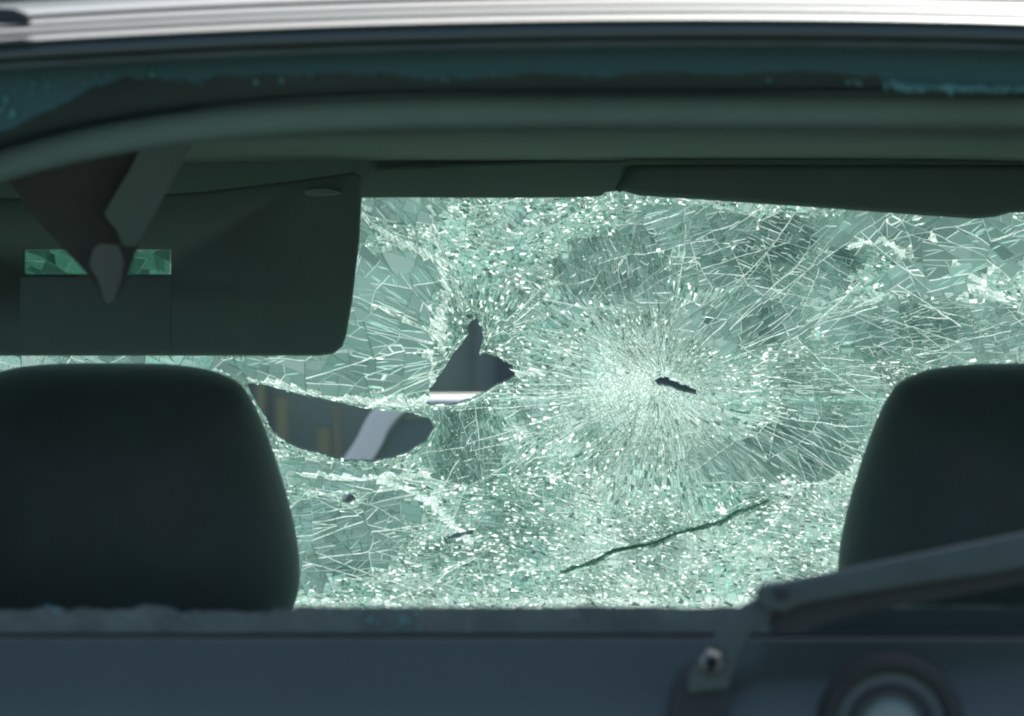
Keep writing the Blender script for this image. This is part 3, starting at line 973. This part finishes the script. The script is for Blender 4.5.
DARKZ = [(585, 240, 26, 16, .16), (625, 282, 28, 14, .2), (580, 292, 18, 10, .16), (655, 232, 24, 12, .14), (720, 245, 110, 34, .16), (790, 250, 80, 45, .2), (745, 325, 70, 30, .24), (795, 445, 75, 40, .26), (920, 250, 120, 50, .10), (900, 330, 120, 35, .14), (455, 440, 45, 45, .15),
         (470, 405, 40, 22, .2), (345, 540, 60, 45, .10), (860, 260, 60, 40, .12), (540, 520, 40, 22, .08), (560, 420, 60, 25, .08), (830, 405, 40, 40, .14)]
def frac_of(c, area, big_):
    x, y = c
    if big_:
        f = 0.30 + 0.22 * nz(x, y, 0.02, 31.0) + rng.normal(0, 0.03)
        wv = 0.14 + rng.normal(0, 0.05)
    else:
        f = 0.50 + 0.30 * nz(x, y, 0.018, 1.5) + 0.24 * nz(x, y, 0.06, 6.5) + rng.normal(0, 0.09) * (1 if math.hypot(c[0] - 646, c[1] - 392) > 60 else 0.45)
        wv = 0.17 + 0.24 * nz(x, y, 0.025, 11.5) + 0.16 * nz(x, y, 0.09, 21.5) + rng.normal(0, 0.08)
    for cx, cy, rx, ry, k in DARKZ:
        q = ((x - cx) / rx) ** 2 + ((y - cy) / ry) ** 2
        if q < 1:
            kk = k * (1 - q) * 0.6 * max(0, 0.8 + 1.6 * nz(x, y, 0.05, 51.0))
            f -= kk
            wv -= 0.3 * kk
    g1 = math.exp(-(math.hypot(x - 646, (y - 392) * 1.15) / 66) ** 2)
    f += (0.88 - f) * min(1, 1.1 * g1)
    wv += (0.62 - wv) * g1
    if not big_:
        if y > 470 and x > 560:
            wv += 0.08
            f += 0.06
        if y > 597:
            wv += 0.2
            f += 0.2
        rr = rng.random() * (1 + 1.2 * g1)
        if rr < 0.13 and area < 13 * (1 - g1):
            f, wv = 1.0, 1.0  # small pieces whitened at random: glints put into the colour
        elif 0.13 <= rr < 0.13 + 0.08 * (1 - g1):
            f = rng.uniform(0.1, 0.28)
    return float(np.clip(f, 0.05, 1)), float(np.clip(wv, 0.02, 1)), g1

T = 0.0028
def inset_ring(poly, wd):
    """each edge moved in by its own width"""
    k = len(poly)
    e = np.roll(poly, -1, 0) - poly
    ln = np.linalg.norm(e, axis=1) + 1e-9
    t = e / ln[:, None]
    x, y = poly[:, 0], poly[:, 1]
    sgn = 1.0 if np.sum(x * np.roll(y, -1) - y * np.roll(x, -1)) > 0 else -1.0
    nrm = np.stack([-t[:, 1], t[:, 0]], 1) * sgn
    h = (nrm * poly).sum(1) + wd
    n0, h0 = np.roll(nrm, 1, 0), np.roll(h, 1)
    det = n0[:, 0] * nrm[:, 1] - n0[:, 1] * nrm[:, 0]
    if np.abs(det).min() < 0.05:
        return None
    q = np.stack([(h0 * nrm[:, 1] - h * n0[:, 1]) / det, (n0[:, 0] * h - nrm[:, 0] * h0) / det], 1)
    e2 = np.roll(q, -1, 0) - q
    if ((e2 * e).sum(1) <= 0).any():
        return None
    return q

def warp(p):
    p = np.array(p, float)
    for q in p:
        x, y = q
        q[0] += WARP * (3.2 * nz(x, y, 0.021, 61.0) + 1.3 * nz(x, y, 0.06, 71.0) + 0.5 * nz(x, y, 0.2, 91.0))
        q[1] += WARP * (2.6 * nz(x, y, 0.021, 65.0) + 1.1 * nz(x, y, 0.06, 75.0) + 0.4 * nz(x, y, 0.2, 95.0))
    return p
WARP = 1.0
def add_shard(poly, st, f, wv, tilt, store, grain, boost=0.0, gain=1.0):
    """a piece of glass: clear or milky middle, crushed bright chamfer along each crack, thickness behind"""
    verts, faces, mi, fr = store
    c2 = poly.mean(0)
    k = len(poly)
    area = 0.5 * abs(np.sum(poly[:, 0] * np.roll(poly[:, 1], -1) - poly[:, 1] * np.roll(poly[:, 0], -1)))
    s_ = np.clip(np.array(st) * gain + boost, 0.05, 1.0)
    wd = 0.07 + 0.46 * s_
    pin = None
    for m in (1.0, 0.6, 0.35):
        pin = inset_ring(poly, wd * m)
        if pin is not None:
            break
    if pin is None:
        pin = c2 + (poly - c2) * 0.72
    # long edges follow the curve of their crack
    ln = np.hypot(*(np.roll(poly, -1, 0) - poly).T)
    cnt = np.maximum(1, np.minimum(6, (ln / 7).astype(int)))
    if cnt.max() > 1:
        P2, I2_, S2 = [], [], []
        for i in range(k):
            j = (i + 1) % k
            for m_ in range(cnt[i]):
                t_ = m_ / cnt[i]
                P2.append(poly[i] + (poly[j] - poly[i]) * t_)
                I2_.append(pin[i] + (pin[j] - pin[i]) * t_)
                S2.append(s_[i])
        poly, pin, s_ = np.array(P2), np.array(I2_), np.array(S2)
        k = len(poly)
    qq = Wsurf(warp(np.vstack([poly, pin])))
    q, qi = qq[:k], qq[k:]
    n, ni = Wnorm(q), Wnorm(qi)
    c = q.mean(0)
    tv = rng.normal(0, tilt, 3)
    oi = np.clip((qi - c) @ tv, -0.0005, 0.0005) - 0.0004
    a_ = qi + ni * oi[:, None]
    b_ = q + n * 0.0003
    o_ = q + n * T
    b = len(verts)
    for arr in (a_, b_, o_):
        verts.extend(map(tuple, arr))
    faces.append(tuple(range(b, b + k)))
    faces.append(tuple(b + 2 * k + i for i in reversed(range(k))))
    mi.extend([0, 1])
    fr.extend([(f, wv, grain), (0, 0, 0)])
    for i in range(k):
        j = (i + 1) % k
        faces.append((b + i, b + k + i, b + k + j, b + j))
        faces.append((b + k + i, b + 2 * k + i, b + 2 * k + j, b + k + j))
        g = float(s_[i])
        mi.extend([0, 0])
        fr.extend([(max(f * (0.8 if area < 25 else 0.3), 0.35 + 0.65 * g), max(wv, 0.25 + 0.75 * g), 0.3), (0.2, 0.8, 0.0)])

def shard_mesh(name, store):
    verts, faces, mi, fr = store
    me = bpy.data.meshes.new(name)
    me.from_pydata(verts, [], faces)
    me.polygons.foreach_set('material_index', mi)
    a = me.attributes.new('frac', 'FLOAT_VECTOR', 'FACE')
    a.data.foreach_set('vector', np.array(fr, dtype=np.float32).ravel())
    me.update()
    return me

# black printed border of the screen; the parent of every piece
def bord(m):
    return [(X0 - m, Y0 - m), (X1 + m, Y0 - m), (X1 + m, Y1 + m * 1.0), (X0 - m, Y1 + m * 1.0)]
def seg_line(poly, n=24):
    out = []
    for i in range(4):
        a, b = np.array(poly[i], float), np.array(poly[(i + 1) % 4], float)
        out += [a + (b - a) * k / n for k in range(n)]
    return np.array(out)
ib, ob = Wsurf(seg_line(bord(0))), Wsurf(seg_line(bord(24)))
nb = Wnorm(ib) * 0.004
rows = [[Vector(a) for a in ib] + [Vector(ib[0])], [Vector(a) for a in ob] + [Vector(ob[0])], [Vector(a) for a in ob + nb] + [Vector((ob + nb)[0])], [Vector(a) for a in ib + nb] + [Vector((ib + nb)[0])]]
ws = loft('windscreen', rows, M['rubber'], car, closed_rows=True, smooth=False)

# the pieces that show largest: one object each; the rest is one mass of crushed glass
live = []
for poly, st, big_ in leaves:
    c = poly.mean(0)
    if in_hole(c[None])[0]:
        continue
    area = 0.5 * abs(np.sum(poly[:, 0] * np.roll(poly[:, 1], -1) - poly[:, 1] * np.roll(poly[:, 0], -1)))
    seen = 250 < c[0] < 1024 and 195 < c[1] < 606 and not (c[0] < 355 and c[1] < 352)
    live.append((area if seen else area * 0.01, poly, st, big_, area, c))
live.sort(key=lambda r: -r[0])
crushed = ([], [], [], [])
hair_in = []
for rank, (key, poly, st, big_, area, c) in enumerate(live):
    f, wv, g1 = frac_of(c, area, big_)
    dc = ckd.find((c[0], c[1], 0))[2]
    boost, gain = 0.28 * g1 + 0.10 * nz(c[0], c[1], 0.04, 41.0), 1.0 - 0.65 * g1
    if dc < 2.2 + 1.5 * nz(c[0], c[1], 0.08, 3.3) and area < 60:
        f, wv, gain, boost = (rng.uniform(0.03, 0.15) if rng.random() < 0.72 else rng.uniform(0.2, 0.5)), 0.05, 0.25, 0.0
    elif bkd.find((c[0], c[1], 0))[2] < 3.5:
        f, wv, boost = max(f, 0.75), max(wv, 0.55), 0.3
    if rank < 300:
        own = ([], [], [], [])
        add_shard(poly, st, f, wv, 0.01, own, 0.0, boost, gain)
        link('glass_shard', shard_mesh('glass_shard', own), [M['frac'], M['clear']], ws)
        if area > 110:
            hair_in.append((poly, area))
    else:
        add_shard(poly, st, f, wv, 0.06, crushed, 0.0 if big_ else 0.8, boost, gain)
co = link('crushed_glass', shard_mesh('crushed_glass', crushed), [M['frac'], M['clear']], ws)
co['kind'] = 'stuff'

# hairline cracks inside the large clear pieces: thin bright ridges on the inner face
hv, hf = [], []
def hair(line, wid):
    line = np.asarray(line, float)
    t = np.gradient(line, axis=0)
    t /= np.linalg.norm(t, axis=1)[:, None] + 1e-9
    nn = np.stack([-t[:, 1], t[:, 0]], 1)
    taper = np.clip(1.15 - np.abs(np.linspace(-1, 1, len(line))) ** 3, 0.25, 1)[:, None]
    A, B = Wsurf(line + nn * wid * 0.5 * taper), Wsurf(line - nn * wid * 0.5 * taper)
    NA = Wnorm(A)
    A, B = A - NA * 0.0012, B - NA * 0.0012
    C = (A + B) / 2 - NA * 0.0006
    base = len(hv)
    n = len(line)
    hv.extend(map(tuple, A)); hv.extend(map(tuple, C)); hv.extend(map(tuple, B))
    for i in range(n - 1):
        for o in (0, n):
            hf.append((base + o + i, base + o + i + 1, base + o + n + i + 1, base + o + n + i))
for poly, area in hair_in:
    c = poly.mean(0)
    ia = I2 if np.hypot(*(c - I2)) < np.hypot(*(c - I1)) * 0.8 else I1
    d = ia - c
    base = math.atan2(d[1], d[0]) + rng.normal(0, 0.2)
    for k in range(int(rng.integers(1, 5) if area > 220 else rng.integers(0, 3))):
        o = c + (poly[rng.integers(len(poly))] - c) * rng.uniform(0, 0.75)
        an = base + rng.normal(0, 0.12)
        dd = np.array((math.cos(an), math.sin(an)))
        sv = np.linspace(-70, 70, 141)
        ok = inside(poly, o + dd * sv[:, None])
        if ok.sum() < 6:
            continue
        sg = sv[ok]
        n = max(4, int((sg[-1] - sg[0]) / 4))
        ln = o + dd * np.linspace(sg[0], sg[-1], n)[:, None]
        ln[1:-1] += rng.normal(0, 0.25, (n - 2, 2))
        hair(ln, rng.uniform(0.5, 1.3))
st_ = (hv, hf, [0] * len(hf), [(0.95, 0.95, 0)] * len(hf))
ho = link('hairline_cracks', shard_mesh('hairline_cracks', st_), [M['frac']], ws)
ho['kind'] = 'stuff'

# the front wiper's rubber lying along the outside of the glass
cw = Wsurf(CREASE)
cnm = Wnorm(cw)
tube('front_wiper_blade', [Vector(a + b * 0.0055) for a, b in zip(cw, cnm)], lambda t: 0.0016 * (0.25 + 1.3 * (1 - abs(2 * t - 0.8) / 1.3) * (0.7 + 0.8 * noise.noise(Vector((t * 9, 0, 0))))), M['rubber'], car, 8)
